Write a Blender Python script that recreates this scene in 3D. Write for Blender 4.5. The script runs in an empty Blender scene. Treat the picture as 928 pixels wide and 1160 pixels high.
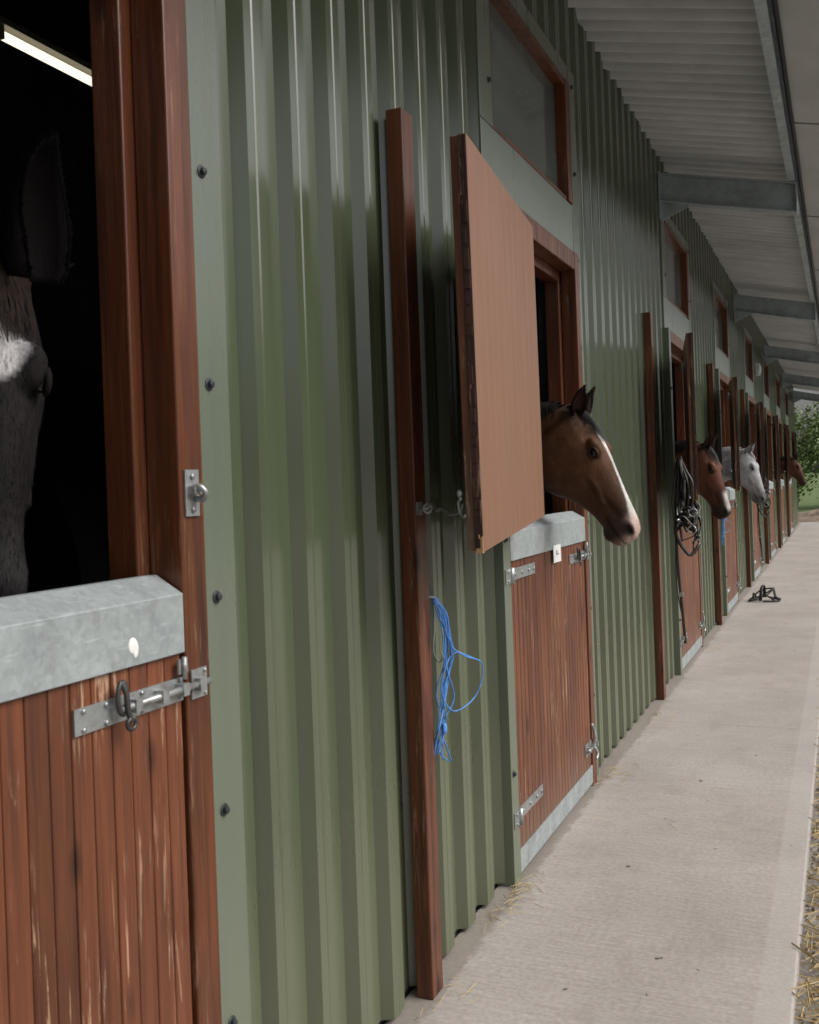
import bpy, math, random
from mathutils import Vector, Matrix, Euler
random.seed(7)
S=bpy.context.scene; COL=S.collection

# ------------------------------------------------------------------ helpers
class MB:
    def __init__(s): s.v=[];s.f=[];s.m=[];s.sm=[]
    def add(s,vs,fs,mi=0,smooth=False):
        o=len(s.v); s.v+=[tuple(p) for p in vs]
        for f in fs:
            s.f.append(tuple(i+o for i in f)); s.m.append(mi); s.sm.append(smooth)
    def box(s,x0,x1,y0,y1,z0,z1,mi=0):
        v=[(x0,y0,z0),(x1,y0,z0),(x1,y1,z0),(x0,y1,z0),(x0,y0,z1),(x1,y0,z1),(x1,y1,z1),(x0,y1,z1)]
        s.add(v,[(0,3,2,1),(4,5,6,7),(0,1,5,4),(1,2,6,5),(2,3,7,6),(3,0,4,7)],mi)
    def prism_y(s,prof,y0,y1,mi=0):
        n=len(prof)
        v=[(x,y0,z) for x,z in prof]+[(x,y1,z) for x,z in prof]
        f=[(i,(i+1)%n,(i+1)%n+n,i+n) for i in range(n)]
        f.append(tuple(range(n-1,-1,-1))); f.append(tuple(range(n,2*n)))
        s.add(v,f,mi)
    def tube(s,pts,r,n=8,mi=0,caps=True,flat=1.0):
        pts=[Vector(p) for p in pts]; N=len(pts)
        rr=r if isinstance(r,(list,tuple)) else [r]*N
        rings=[]; up=Vector((0,0,1)); prev=None
        for i,p in enumerate(pts):
            d=(pts[min(i+1,N-1)]-pts[max(i-1,0)])
            if d.length<1e-9: d=Vector((0,0,1))
            d.normalize()
            if prev is None:
                a=d.cross(up)
                if a.length<.1: a=d.cross(Vector((1,0,0)))
            else:
                a=prev-d*prev.dot(d)
                if a.length<1e-4: a=d.cross(up)
            a.normalize(); b=d.cross(a); prev=a
            rings.append([p+(a*math.cos(2*math.pi*k/n)+b*math.sin(2*math.pi*k/n)*flat)*rr[i] for k in range(n)])
        s.loft(rings,mi,caps)
    def loft(s,rings,mi=0,caps=True):
        n=len(rings[0]); vs=[p for r in rings for p in r]; fs=[]
        for i in range(len(rings)-1):
            for k in range(n):
                a=i*n+k;b=i*n+(k+1)%n
                fs.append((a,b,b+n,a+n))
        if caps:
            fs.append(tuple(range(n-1,-1,-1))); o=(len(rings)-1)*n; fs.append(tuple(o+k for k in range(n)))
        s.add(vs,fs,mi,True)
    def cyl(s,p0,p1,r,n=14,mi=0): s.tube([p0,p1],r,n,mi)
    def ellip(s,c,rx,ry,rz,axes=None,nu=14,nv=9,mi=0):
        c=Vector(c); ax=axes or (Vector((1,0,0)),Vector((0,1,0)),Vector((0,0,1)))
        vs=[c+ax[2]*rz]
        for j in range(1,nv):
            t=math.pi*j/nv
            for i in range(nu):
                a=2*math.pi*i/nu
                vs.append(c+ax[0]*rx*math.sin(t)*math.cos(a)+ax[1]*ry*math.sin(t)*math.sin(a)+ax[2]*rz*math.cos(t))
        vs.append(c-ax[2]*rz); fs=[]
        for i in range(nu): fs.append((0,1+i,1+(i+1)%nu))
        for j in range(nv-2):
            for i in range(nu):
                a=1+j*nu+i;b=1+j*nu+(i+1)%nu
                fs.append((a,a+nu,b+nu,b))
        L=len(vs)-1
        for i in range(nu): fs.append((L,1+(nv-2)*nu+(i+1)%nu,1+(nv-2)*nu+i))
        s.add(vs,fs,mi,True)
    def mesh(s,name,mats):
        me=bpy.data.meshes.new(name); me.from_pydata(s.v,[],s.f)
        for m in mats: me.materials.append(m)
        me.polygons.foreach_set('material_index',s.m)
        me.polygons.foreach_set('use_smooth',s.sm)
        me.update(); return me

def ob(name,me,loc=(0,0,0),rot=(0,0,0),parent=None,bevel=0,**kw):
    o=bpy.data.objects.new(name,me); COL.objects.link(o)
    o.location=loc; o.rotation_euler=rot
    if parent: o.parent=parent
    if bevel:
        b=o.modifiers.new('bevel','BEVEL'); b.width=bevel; b.segments=2; b.limit_method='ANGLE'; b.angle_limit=.6
    for k,v in kw.items(): o[k]=v
    return o

def catmull(pts,n=6):
    P=[Vector(p) for p in pts]; out=[]
    for i in range(len(P)-1):
        p0=P[max(i-1,0)];p1=P[i];p2=P[i+1];p3=P[min(i+2,len(P)-1)]
        for k in range(n):
            t=k/n
            out.append(.5*((2*p1)+(p2-p0)*t+(2*p0-5*p1+4*p2-p3)*t*t+(3*p1-p0-3*p2+p3)*t**3))
    out.append(P[-1]); return out

# ------------------------------------------------------------------ materials
def newmat(name):
    m=bpy.data.materials.new(name); m.use_nodes=True; nt=m.node_tree
    return m,nt,nt.nodes['Principled BSDF']
def N(nt,t,**k):
    n=nt.nodes.new(t)
    for a,b in k.items(): setattr(n,a,b)
    return n
def coord(nt,scale=(1,1,1),kind='Object',rand=True):
    tc=N(nt,'ShaderNodeTexCoord'); mp=N(nt,'ShaderNodeMapping'); mp.inputs['Scale'].default_value=scale
    if rand:
        oi=N(nt,'ShaderNodeObjectInfo'); ad=N(nt,'ShaderNodeVectorMath',operation='ADD')
        ml=N(nt,'ShaderNodeVectorMath',operation='SCALE'); ml.inputs['Scale'].default_value=7
        cb=N(nt,'ShaderNodeCombineXYZ')
        nt.links.new(oi.outputs['Random'],cb.inputs[0]); nt.links.new(oi.outputs['Random'],cb.inputs[2])
        nt.links.new(cb.outputs[0],ml.inputs[0]); nt.links.new(tc.outputs[kind],ad.inputs[0]); nt.links.new(ml.outputs[0],ad.inputs[1])
        nt.links.new(ad.outputs[0],mp.inputs[0])
    else: nt.links.new(tc.outputs[kind],mp.inputs[0])
    return mp.outputs[0]
def noise(nt,vec,scale,detail=5,rough=.55,dist=0):
    n=N(nt,'ShaderNodeTexNoise'); n.inputs['Scale'].default_value=scale; n.inputs['Detail'].default_value=detail; n.inputs['Roughness'].default_value=rough; n.inputs['Distortion'].default_value=dist
    nt.links.new(vec,n.inputs['Vector']); return n.outputs['Fac']
def ramp(nt,fac,stops):
    r=N(nt,'ShaderNodeValToRGB'); e=r.color_ramp.elements
    while len(e)<len(stops): e.new(.5)
    for i,(p,c) in enumerate(stops):
        e[i].position=p; e[i].color=(*c,1) if len(c)==3 else c
    nt.links.new(fac,r.inputs[0]); return r.outputs[0]
def g(v): return (v,v,v)
def mix(nt,a,b,fac,mode='MIX'):
    m=N(nt,'ShaderNodeMix',data_type='RGBA',blend_type=mode)
    if not isinstance(fac,(int,float)): nt.links.new(fac,m.inputs[0])
    else: m.inputs[0].default_value=fac
    for i,x in ((6,a),(7,b)):
        if isinstance(x,tuple): m.inputs[i].default_value=(*x,1)
        else: nt.links.new(x,m.inputs[i])
    return m.outputs[2]
def mul(nt,a,b):
    mk=N(nt,'ShaderNodeMath',operation='MULTIPLY'); nt.links.new(a,mk.inputs[0]); nt.links.new(b,mk.inputs[1]); return mk.outputs[0]
def bump(nt,bs,h,strength=.3,dist=.01):
    b=N(nt,'ShaderNodeBump'); b.inputs['Strength'].default_value=strength; b.inputs['Distance'].default_value=dist
    nt.links.new(h,b.inputs['Height']); nt.links.new(b.outputs[0],bs.inputs['Normal'])

def wood(name,c1,c2,scuff=.0,boards=False,rough=.5,grain=(16,16,.9),pale=(.46,.29,.19),knots=1,contrast=1.0):
    m,nt,bs=newmat(name)
    v=coord(nt,grain); n1=noise(nt,v,2.2,9,.62,.3)
    c=ramp(nt,n1,[(.3,c2),(.5,c1),(.72,tuple(x*(1+.4*contrast) for x in c1))])
    k=contrast
    nf=noise(nt,coord(nt,(70,70,1.6)),2,5,.6); c=mix(nt,c,ramp(nt,nf,[(.35,g(1-.28*k)),(.65,g(1+.16*k))]),1.0,'MULTIPLY')
    v2=coord(nt,(1,1,.6)); n2=noise(nt,v2,3,4); c=mix(nt,c,ramp(nt,n2,[(.3,g(1-.3*k)),(.7,g(1+.18*k))]),1.0,'MULTIPLY')
    if knots:
        vo=N(nt,'ShaderNodeTexVoronoi'); vo.inputs['Scale'].default_value=1
        nt.links.new(coord(nt,(8,8,3.2)),vo.inputs['Vector'])
        c=mix(nt,c,tuple(x*.3 for x in c2),ramp(nt,vo.outputs['Distance'],[(.07,g(.85)),(.11,g(.5)),(.17,g(0))]))
    if boards:
        tc=coord(nt,(0,1/.1,0),rand=False); fl=N(nt,'ShaderNodeVectorMath',operation='FLOOR'); nt.links.new(tc,fl.inputs[0])
        wn=N(nt,'ShaderNodeTexWhiteNoise'); nt.links.new(fl.outputs[0],wn.inputs['Vector'])
        c=mix(nt,c,ramp(nt,wn.outputs['Value'],[(0,g(.78)),(1,g(1.22))]),1.0,'MULTIPLY')
        tcz=N(nt,'ShaderNodeTexCoord'); sp=N(nt,'ShaderNodeSeparateXYZ'); nt.links.new(tcz.outputs['Object'],sp.inputs[0])
        c=mix(nt,c,(.2,.15,.11),ramp(nt,mul(nt,ramp(nt,sp.outputs[2],[(0,g(1)),(.45,g(0))]),noise(nt,coord(nt,(3,6,3)),2,6,.7)),[(.15,g(0)),(.7,g(.8))]))
    if scuff>0:
        ns=noise(nt,coord(nt,(34,34,1.8)),1.6,7,.72,1.2); nb=noise(nt,coord(nt,(1,1.5,1)),2.6,3)
        kk=mul(nt,ramp(nt,ns,[(.575,g(0)),(.61,g(1))]),ramp(nt,nb,[(.44,g(0)),(.56,g(scuff))]))
        c=mix(nt,c,pale,kk)
    nt.links.new(c,bs.inputs['Base Color'])
    nt.links.new(ramp(nt,n1,[(.3,g(rough+.12)),(.7,g(rough-.1))]),bs.inputs['Roughness'])
    bump(nt,bs,n1,.4*min(1,k+.2),.004); return m

def metal_paint(name,c,rough=.3,dust=.25,ior=1.5):
    m,nt,bs=newmat(name)
    n1=noise(nt,coord(nt,(9,9,.35),rand=False),2,5,.5)
    cc=ramp(nt,n1,[(.3,tuple(x*.95 for x in c)),(.7,tuple(x*1.04 for x in c))])
    tc=N(nt,'ShaderNodeTexCoord'); sp=N(nt,'ShaderNodeSeparateXYZ'); nt.links.new(tc.outputs['Object'],sp.inputs[0])
    n3=noise(nt,coord(nt,(3,6,1.0),rand=False),2,7,.7)
    ad=N(nt,'ShaderNodeMath',operation='MULTIPLY_ADD'); ad.inputs[1].default_value=-.8; nt.links.new(n3,ad.inputs[0]); nt.links.new(sp.outputs[2],ad.inputs[2])
    d=ramp(nt,ad.outputs[0],[(-.0,g(dust*1.5)),(.3,g(dust*.5)),(.9,g(0))])
    cc=mix(nt,cc,(.22,.21,.12),d)
    ns=noise(nt,coord(nt,(90,90,9),rand=False),1.3,4,.6)
    cc=mix(nt,cc,(.30,.32,.24),mul(nt,ramp(nt,ns,[(.70,g(0)),(.74,g(.3))]),ramp(nt,sp.outputs[2],[(.6,g(1)),(1.0,g(.1))])))
    nt.links.new(cc,bs.inputs['Base Color'])
    n4=noise(nt,coord(nt,(6,6,.6),rand=False),2,4)
    rr=ramp(nt,n4,[(.3,g(rough-.03)),(.7,g(rough+.04))]); mx=N(nt,'ShaderNodeMath',operation='ADD'); nt.links.new(rr,mx.inputs[0]); nt.links.new(ramp(nt,d,[(0,g(0)),(.4,g(.3))]),mx.inputs[1])
    nt.links.new(mx.outputs[0],bs.inputs['Roughness'])
    bs.inputs['IOR'].default_value=ior
    bump(nt,bs,noise(nt,coord(nt,(3,3,.3),rand=False),2,2),.04,.012)
    return m

def galv(name,c=(.42,.45,.46),rough=.42,metal=.55,rust=0.0,spangle=.06):
    m,nt,bs=newmat(name)
    vo=N(nt,'ShaderNodeTexVoronoi'); vo.inputs['Scale'].default_value=90; nt.links.new(coord(nt),vo.inputs['Vector'])
    n1=noise(nt,coord(nt,(1,1,1)),7,7,.65)
    cc=ramp(nt,n1,[(.3,tuple(x*.72 for x in c)),(.65,tuple(min(1,x*1.1) for x in c))])
    bw=N(nt,'ShaderNodeRGBToBW'); nt.links.new(vo.outputs['Color'],bw.inputs[0])
    cc=mix(nt,cc,ramp(nt,bw.outputs[0],[(.2,g(1-spangle)),(.8,g(1+spangle*.6))]),1.0,'MULTIPLY')
    ns=noise(nt,coord(nt,(10,6,60)),2,4,.6); cc=mix(nt,cc,(.68,.70,.70),ramp(nt,ns,[(.62,g(0)),(.68,g(.4))]))
    nd=noise(nt,coord(nt,(6,6,2)),4,6,.7); cc=mix(nt,cc,(.2,.18,.15),ramp(nt,nd,[(.56,g(0)),(.75,g(.5))]))
    if rust: cc=mix(nt,cc,(.12,.05,.025),ramp(nt,noise(nt,coord(nt),22,6,.7),[(.52,g(0)),(.68,g(rust))]))
    nt.links.new(cc,bs.inputs['Base Color']); bs.inputs['Metallic'].default_value=metal
    nt.links.new(ramp(nt,n1,[(.3,g(rough+.2)),(.7,g(rough-.05))]),bs.inputs['Roughness'])
    bump(nt,bs,n1,.15,.003); return m

def plain(name,c,rough=.6,var=.3,scale=8,metal=0,spec=.5,bmp=.2):
    m,nt,bs=newmat(name); n1=noise(nt,coord(nt),scale,6,.6)
    nt.links.new(ramp(nt,n1,[(.3,tuple(x*(1-var) for x in c)),(.7,tuple(min(1,x*(1+var)) for x in c))]),bs.inputs['Base Color'])
    bs.inputs['Roughness'].default_value=rough; bs.inputs['Metallic'].default_value=metal; bs.inputs['Specular IOR Level'].default_value=spec
    if bmp: bump(nt,bs,n1,bmp,.005)
    return m

M_green=metal_paint('green_cladding_paint',(.082,.103,.058),.19,.16,1.95)
M_flash=metal_paint('pale_green_flashing',(.135,.160,.118),.28,.12,1.7)
M_panel=metal_paint('pale_grey_green_panel',(.19,.222,.185),.3,.0,1.6)
M_wood=wood('red_brown_timber',(.130,.040,.016),(.060,.018,.009),.3,rough=.36,contrast=.9)
M_board=wood('orange_brown_boards',(.155,.050,.022),(.095,.028,.013),.95,boards=True,rough=.42,contrast=.75)
M_ply=wood('plywood_face',(.245,.122,.074),(.222,.106,.062),.1,rough=.5,grain=(9,9,.6),pale=(.40,.26,.17),knots=0,contrast=.22)
M_edge=wood('weathered_ply_edge',(.05,.02,.014),(.012,.007,.006),.6,rough=.8,grain=(30,30,1.6))
M_chip=wood('bare_split_wood',(.5,.3,.16),(.3,.15,.07),0,rough=.8)
M_galv=galv('galvanised_steel',(.43,.475,.48),.42,.38,spangle=.1)
M_galvd=galv('galvanised_beam',(.36,.42,.445),.5,.2)
M_galvr=galv('worn_galvanised_fittings',(.44,.46,.46),.38,.7,.5)
M_bolt=plain('blue_grey_bolt_heads',(.03,.036,.042),.4,.3,20)
M_dark=plain('dark_pivot_steel',(.09,.088,.085),.42,.3,20,.6)
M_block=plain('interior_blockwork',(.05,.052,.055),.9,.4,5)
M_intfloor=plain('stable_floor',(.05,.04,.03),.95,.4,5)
M_leather=plain('black_leather',(.014,.011,.010),.4,.5,30)
M_rope=plain('grey_lead_rope',(.14,.13,.12),.7,.4,40)
M_blue=plain('blue_baling_twine',(.09,.27,.66),.55,.35,60)
M_white=plain('white_paper_tag',(.8,.8,.78),.7,.06,30)
M_lampw=plain('frosted_lamp_cover',(.55,.56,.55),.5,.06,30)
M_bark=plain('tree_bark',(.07,.055,.04),.9,.4,9)
M_cable=plain('black_cable',(.012,.012,.013),.5,.2,5)
M_straw=plain('straw_stalks',(.42,.31,.14),.7,.35,9)
M_soffit=plain('pale_soffit_board',(.48,.495,.50),.7,.12,1.5)

def leafmat(name,c):
    m,nt,bs=newmat(name); n1=noise(nt,coord(nt),1.3,4)
    nt.links.new(ramp(nt,n1,[(.3,tuple(x*.5 for x in c)),(.7,tuple(x*1.5 for x in c))]),bs.inputs['Base Color'])
    bs.inputs['Roughness'].default_value=.6
    return m
M_leaf=leafmat('leaf_green',(.065,.11,.03)); M_leaf2=leafmat('leaf_yellow_green',(.13,.19,.055))
m,nt,bs=newmat('window_glass'); M_glass=m
bs.inputs['Roughness'].default_value=.1; bs.inputs['IOR'].default_value=1.6
n1=noise(nt,coord(nt,(.8,.8,2.5)),2,3); nt.links.new(ramp(nt,n1,[(.3,(.095,.115,.108)),(.7,(.135,.158,.15))]),bs.inputs['Base Color'])
m,nt,bs=newmat('fluorescent_tube'); M_tube=m
bs.inputs['Emission Color'].default_value=(1,.92,.74,1); bs.inputs['Emission Strength'].default_value=1.3
m,nt,bs=newmat('horse_eye'); M_eye=m
bs.inputs['Base Color'].default_value=(.008,.006,.005,1); bs.inputs['Roughness'].default_value=.06
def coat(name,rough=.6,spec=.25):
    m,nt,bs=newmat(name); at=N(nt,'ShaderNodeVertexColor'); at.layer_name='Col'
    n1=noise(nt,coord(nt,(90,90,26)),3,6,.75); n2=noise(nt,coord(nt),11,6,.65)
    c=mix(nt,at.outputs['Color'],ramp(nt,n1,[(.3,g(.6)),(.7,g(1.3))]),1.0,'MULTIPLY')
    c=mix(nt,c,ramp(nt,n2,[(.3,g(.66)),(.7,g(1.22))]),1.0,'MULTIPLY')
    nt.links.new(c,bs.inputs['Base Color']); bs.inputs['Roughness'].default_value=rough; bs.inputs['Specular IOR Level'].default_value=spec
    bump(nt,bs,n1,.5,.004); return m
M_coat=coat('horse_coat'); M_coatm=coat('matt_dark_coat',.75,.10)
M_maneb=plain('black_mane_hair',(.010,.008,.007),.5,.5,50)
M_maneg=plain('grey_mane_hair',(.35,.34,.33),.6,.3,50)
M_manebr=plain('dark_brown_forelock',(.020,.011,.008),.6,.5,50,spec=.15)

m,nt,bs=newmat('brushed_concrete'); M_conc=m
v=coord(nt,(1,1,1),rand=False)
a=noise(nt,v,1.1,7,.6); b=noise(nt,v,60,4,.6); c=ramp(nt,a,[(.3,(.315,.285,.26)),(.55,(.385,.350,.322)),(.75,(.435,.40,.37))])
c=mix(nt,c,ramp(nt,b,[(.35,g(.86)),(.65,g(1.08))]),1.0,'MULTIPLY')
br=noise(nt,coord(nt,(4,130,1),rand=False),1,4,.7)
c=mix(nt,c,ramp(nt,br,[(.3,g(.82)),(.7,g(1.1))]),1.0,'MULTIPLY')
st=noise(nt,coord(nt,(1.6,.7,1),rand=False),3.3,8,.72); c=mix(nt,c,(.21,.18,.155),ramp(nt,st,[(.52,g(0)),(.78,g(.55))]))
tc=N(nt,'ShaderNodeTexCoord'); sp=N(nt,'ShaderNodeSeparateXYZ'); nt.links.new(tc.outputs['Object'],sp.inputs[0])
dirt=noise(nt,coord(nt,(4,2.5,1),rand=False),3,6,.7)
wx=N(nt,'ShaderNodeMath',operation='MULTIPLY_ADD'); wx.inputs[1].default_value=-.11; nt.links.new(dirt,wx.inputs[0]); nt.links.new(sp.outputs[0],wx.inputs[2])
c=mix(nt,c,(.15,.125,.10),ramp(nt,wx.outputs[0],[(0,g(.55)),(.02,g(0))]))
c=mix(nt,c,(.47,.44,.41),ramp(nt,sp.outputs[0],[(.915,g(0)),(.925,g(.3))]))
sb=N(nt,'ShaderNodeMath',operation='MODULO'); sb.inputs[1].default_value=6.2; nt.links.new(sp.outputs[1],sb.inputs[0])
c=mix(nt,c,(.13,.115,.1),ramp(nt,sb.outputs[0],[(0,g(.5)),(.004,g(.5)),(.006,g(0))]))
spk=noise(nt,v,17,3,.5); c=mix(nt,c,(.05,.042,.035),ramp(nt,spk,[(.72,g(0)),(.74,g(.9))]))
nt.links.new(c,bs.inputs['Base Color']); bs.inputs['Roughness'].default_value=.85; bump(nt,bs,br,.45,.003)
m,nt,bs=newmat('gravel_earth_and_grass'); M_ground=m
v=coord(nt,rand=False); a=noise(nt,v,1.5,6); b=noise(nt,v,45,5,.7)
c=ramp(nt,a,[(.3,(.25,.22,.19)),(.7,(.38,.35,.31))]); c=mix(nt,c,ramp(nt,b,[(.3,g(.55)),(.7,g(1.3))]),1.0,'MULTIPLY')
gr=ramp(nt,noise(nt,v,6,6),[(.3,(.06,.10,.025)),(.7,(.12,.18,.05))])
tc=N(nt,'ShaderNodeTexCoord'); sp=N(nt,'ShaderNodeSeparateXYZ'); nt.links.new(tc.outputs['Object'],sp.inputs[0])
mr=N(nt,'ShaderNodeMapRange'); mr.inputs[1].default_value=34; mr.inputs[2].default_value=35.5; nt.links.new(sp.outputs[1],mr.inputs[0])
c=mix(nt,c,gr,mr.outputs[0]); nt.links.new(c,bs.inputs['Base Color']); bs.inputs['Roughness'].default_value=.95; bump(nt,bs,b,.6,.02)
m,nt,bs=newmat('fibre_cement_roof'); M_roof=m
v=coord(nt,(1,1,1),rand=False); a=noise(nt,v,2,7,.65)
c=ramp(nt,a,[(.3,(.50,.515,.53)),(.7,(.64,.66,.68))]); st=noise(nt,coord(nt,(.7,14,1),rand=False),1.5,5)
c=mix(nt,c,ramp(nt,st,[(.3,g(.85)),(.7,g(1.08))]),1.0,'MULTIPLY')
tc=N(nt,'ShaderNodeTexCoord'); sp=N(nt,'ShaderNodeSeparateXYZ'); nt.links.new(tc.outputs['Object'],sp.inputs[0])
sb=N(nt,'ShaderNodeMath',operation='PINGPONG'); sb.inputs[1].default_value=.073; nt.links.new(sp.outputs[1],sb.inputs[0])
c=mix(nt,c,(.13,.135,.14),ramp(nt,sb.outputs[0],[(0,g(.7)),(.010,g(.55)),(.022,g(0))]))  # dark stripes paint shade into the corrugation valleys, along with some dirt
nt.links.new(c,bs.inputs['Base Color']); bs.inputs['Roughness'].default_value=.7

# ------------------------------------------------------------------ setting
Y0,Y1=-3.2,30.6
mb=MB(); mb.add([(-400,-400,-.05),(400,-400,-.05),(400,600,-.05),(-400,600,-.05)],[(0,1,2,3)])
ob('ground',mb.mesh('ground',[M_ground]),kind='structure')
mb=MB(); mb.box(-.035,1.02,Y0,Y1+.6,-.12,0)
ob('path',mb.mesh('path',[M_conc]),bevel=.008,kind='structure')
mb=MB()
for i in range(5200):
    y=1.2+ (random.random()**1.6)*14; x=1.03+random.random()*.55; r=random.uniform(.004,.013)
    z=-.05+r*.4
    o=[Vector((random.uniform(.6,1.2)*r*dx,random.uniform(.6,1.2)*r*dy,random.uniform(.5,1)*r*dz)) for dx,dy,dz in ((1,0,0),(0,1,0),(-1,0,0),(0,-1,0),(0,0,1))]
    c=Vector((x,y,z)); mb.add([c+p for p in o],[(0,1,4),(1,2,4),(2,3,4),(3,0,4)])
ob('gravel',mb.mesh('gravel',[plain('gravel_stones',(.24,.2,.155),.9,.5,3)]),kind='stuff',label='loose brown gravel beside the concrete path')
mb=MB()
def stalk(x,y,z,L,th):
    a=random.uniform(0,math.pi); d=Vector((math.cos(a),math.sin(a),random.uniform(-.05,.2)))*L/2
    p=Vector((x,y,z)); q=Vector((-math.sin(a),math.cos(a),0))*th; up=Vector((0,0,th*1.4))
    mb.add([p-d-q,p+d-q,p+d+q,p-d+q,p-d+up,p+d+up],[(0,1,5,4),(3,4,5,2),(0,3,2,1)])
for i in range(3600):
    stalk(1.03+random.random()*.4,1.2+(random.random()**1.5)*12,-.035+random.random()*.04,random.uniform(.04,.14),.002)
for cy,cnt,sx in ((3.45,34,.05),(3.3,14,.06),(5.0,30,.07),(2.75,8,.06),(6.3,14,.08),(8.9,18,.1),(4.3,5,.4),(2.4,4,.25)):
    for i in range(cnt):
        stalk(.03+abs(random.gauss(0,sx)),cy+random.gauss(0,.09),.004+random.random()*.010,random.uniform(.03,.09),.0009)
ob('straw',mb.mesh('straw',[M_straw]),kind='stuff',label='scattered pale straw on the path and verge')

# ------------------------------------------------------------------ stable block
blk=bpy.data.objects.new('stable_block',None); COL.objects.link(blk)
blk['label']='long stable building clad in green corrugated metal with timber doors'; blk['category']='stable'
BAYS=[.37,3.60,7.74,11.05,14.62,18.22,21.82,25.42]; W=1.20
PERI=.2; DEP=.034
def prof(y):
    t=(y/PERI)%1.0*PERI
    if t<.092: return -DEP
    if t<.110: return -DEP+DEP*(t-.092)/.018
    if t<.182: return 0
    return -DEP*(t-.182)/.018
def sheet(mb,y0,y1,z0,z1):
    ys={y0,y1}; k=math.floor(y0/PERI)-1
    while k*PERI<y1:
        for t in (0,.092,.0925,.1095,.110,.1385,.144,.1495,.182,.1825,.1995):
            y=k*PERI+t
            if y0<y<y1: ys.add(y)
        k+=1
    ys=sorted(ys); v=[];f=[]
    for y in ys:
        x=prof(y+1e-7); t=(y/PERI)%1.0*PERI
        if .143<t<.145: x-=.0018
        v+=[(x,y,z0),(x,y,z1)]
    for i in range(len(ys)-1): f.append((2*i,2*i+2,2*i+3,2*i+1))
    mb.add(v,f,0,False)
mb=MB(); edges=[Y0]
for a in BAYS: edges+=[a-.09,a+W+.22]
edges.append(Y1)
for i in range(0,len(edges),2): sheet(mb,edges[i],edges[i+1],.015,3.97)
for a in BAYS: sheet(mb,a-.09,a+W+.22,3.55,3.97)
ob('wall_cladding',mb.mesh('wall_cladding',[M_green]),parent=blk)
mb=MB(); e=[Y0]
for a in BAYS: e+=[a-.07,a+W+.07]
e.append(Y1)
for i in range(0,len(e),2): mb.box(-.18,-.04,e[i],e[i+1],0,3.9)
for a in BAYS: mb.box(-.18,-.06,a-.07,a+W+.07,2.62,3.9)
mb.box(-4.4,-4.2,Y0,Y1,0,5.0); mb.box(-4.4,-.04,Y1-.05,Y1-.002,0,3.9); mb.box(-4.4,-.04,Y0+.002,Y0+.05,0,3.9)
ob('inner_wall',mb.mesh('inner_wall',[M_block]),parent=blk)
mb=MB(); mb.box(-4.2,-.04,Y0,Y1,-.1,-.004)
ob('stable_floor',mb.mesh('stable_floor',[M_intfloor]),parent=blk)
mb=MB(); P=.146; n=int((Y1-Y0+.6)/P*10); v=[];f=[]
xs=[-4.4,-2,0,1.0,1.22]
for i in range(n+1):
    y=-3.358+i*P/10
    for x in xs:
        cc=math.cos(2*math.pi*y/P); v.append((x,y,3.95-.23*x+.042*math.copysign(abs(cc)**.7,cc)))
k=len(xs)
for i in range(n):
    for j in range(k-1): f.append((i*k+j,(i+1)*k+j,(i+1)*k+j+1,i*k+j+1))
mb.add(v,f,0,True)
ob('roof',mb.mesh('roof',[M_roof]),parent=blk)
def rz(x): return 3.905-.23*x
mb=MB(); mb.add([(-4.2,Y0,rz(-4.2)-.06),(-.19,Y0,rz(-.19)-.06),(-.19,Y1,rz(-.19)-.06),(-4.2,Y1,rz(-4.2)-.06)],[(0,1,2,3)])
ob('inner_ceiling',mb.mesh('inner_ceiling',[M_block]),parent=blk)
mb=MB()
mb.prism_y([(.905,rz(.93)-.005),(.955,rz(.955)-.005),(.955,rz(.955)-.02),(.92,rz(.93)-.02),(.92,rz(.93)-.105),(.955,rz(.93)-.105),(.955,rz(.93)-.12),(.905,rz(.93)-.12)],Y0,Y1)
ob('purlin',mb.mesh('purlin',[M_galvd]),parent=blk)
mb=MB()
mb.add([(.975,Y0,rz(.975)-.045),(1.18,Y0,rz(1.18)-.045),(1.18,Y1,rz(1.18)-.045),(.975,Y1,rz(.975)-.045)],[(0,1,2,3)])
k=0
while Y0+k*2.44<Y1:
    y=Y0+k*2.44; mb.prism_y([(.98,rz(.98)-.05),(1.17,rz(1.17)-.05),(1.17,rz(1.17)-.056),(.98,rz(.98)-.056)],y,y+.03); k+=1
ob('soffit_board',mb.mesh('soffit_board',[M_soffit]),parent=blk)
mb=MB(); mb.tube([(.985,Y0,rz(1)-.07),(.985,Y1,rz(1)-.07)],.012)
ob('cable',mb.mesh('cable',[M_cable]),parent=blk)
def rafter_mesh():
    mb=MB()
    def slab(x0,x1,o0,o1,y0,y1):
        zt0=rz(x0)-o0; zt1=rz(x1)-o0; zb0=rz(x0)-o1; zb1=rz(x1)-o1
        v=[(x0,y0,zt0),(x1,y0,zt1),(x1,y0,zb1),(x0,y0,zb0),(x0,y1,zt0),(x1,y1,zt1),(x1,y1,zb1),(x0,y1,zb0)]
        mb.add(v,[(0,1,2,3),(7,6,5,4),(0,4,5,1),(3,2,6,7),(1,5,6,2),(0,3,7,4)])
    slab(0.012,.955,.135,.33,0,.008)
    slab(0.012,.955,.125,.135,-.05,.05)
    slab(0.012,.955,.33,.34,-.05,.05)
    slab(0.0,.012,.12,.48,-.07,.07)
    mb.box(.955,.965,-.05,.05,rz(.955)-.34,rz(.955)-.125)
    v=[(0.012,0,rz(0)-.345),(.22,0,rz(.22)-.34),(.012,0,rz(0)-.48)]
    v+= [(x,y+.008,z) for x,y,z in v]; mb.add(v,[(0,1,2),(5,4,3),(0,3,4,1),(1,4,5,2),(2,5,3,0)])
    return mb.mesh('rafter',[M_galvd])
rm=rafter_mesh()
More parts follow.
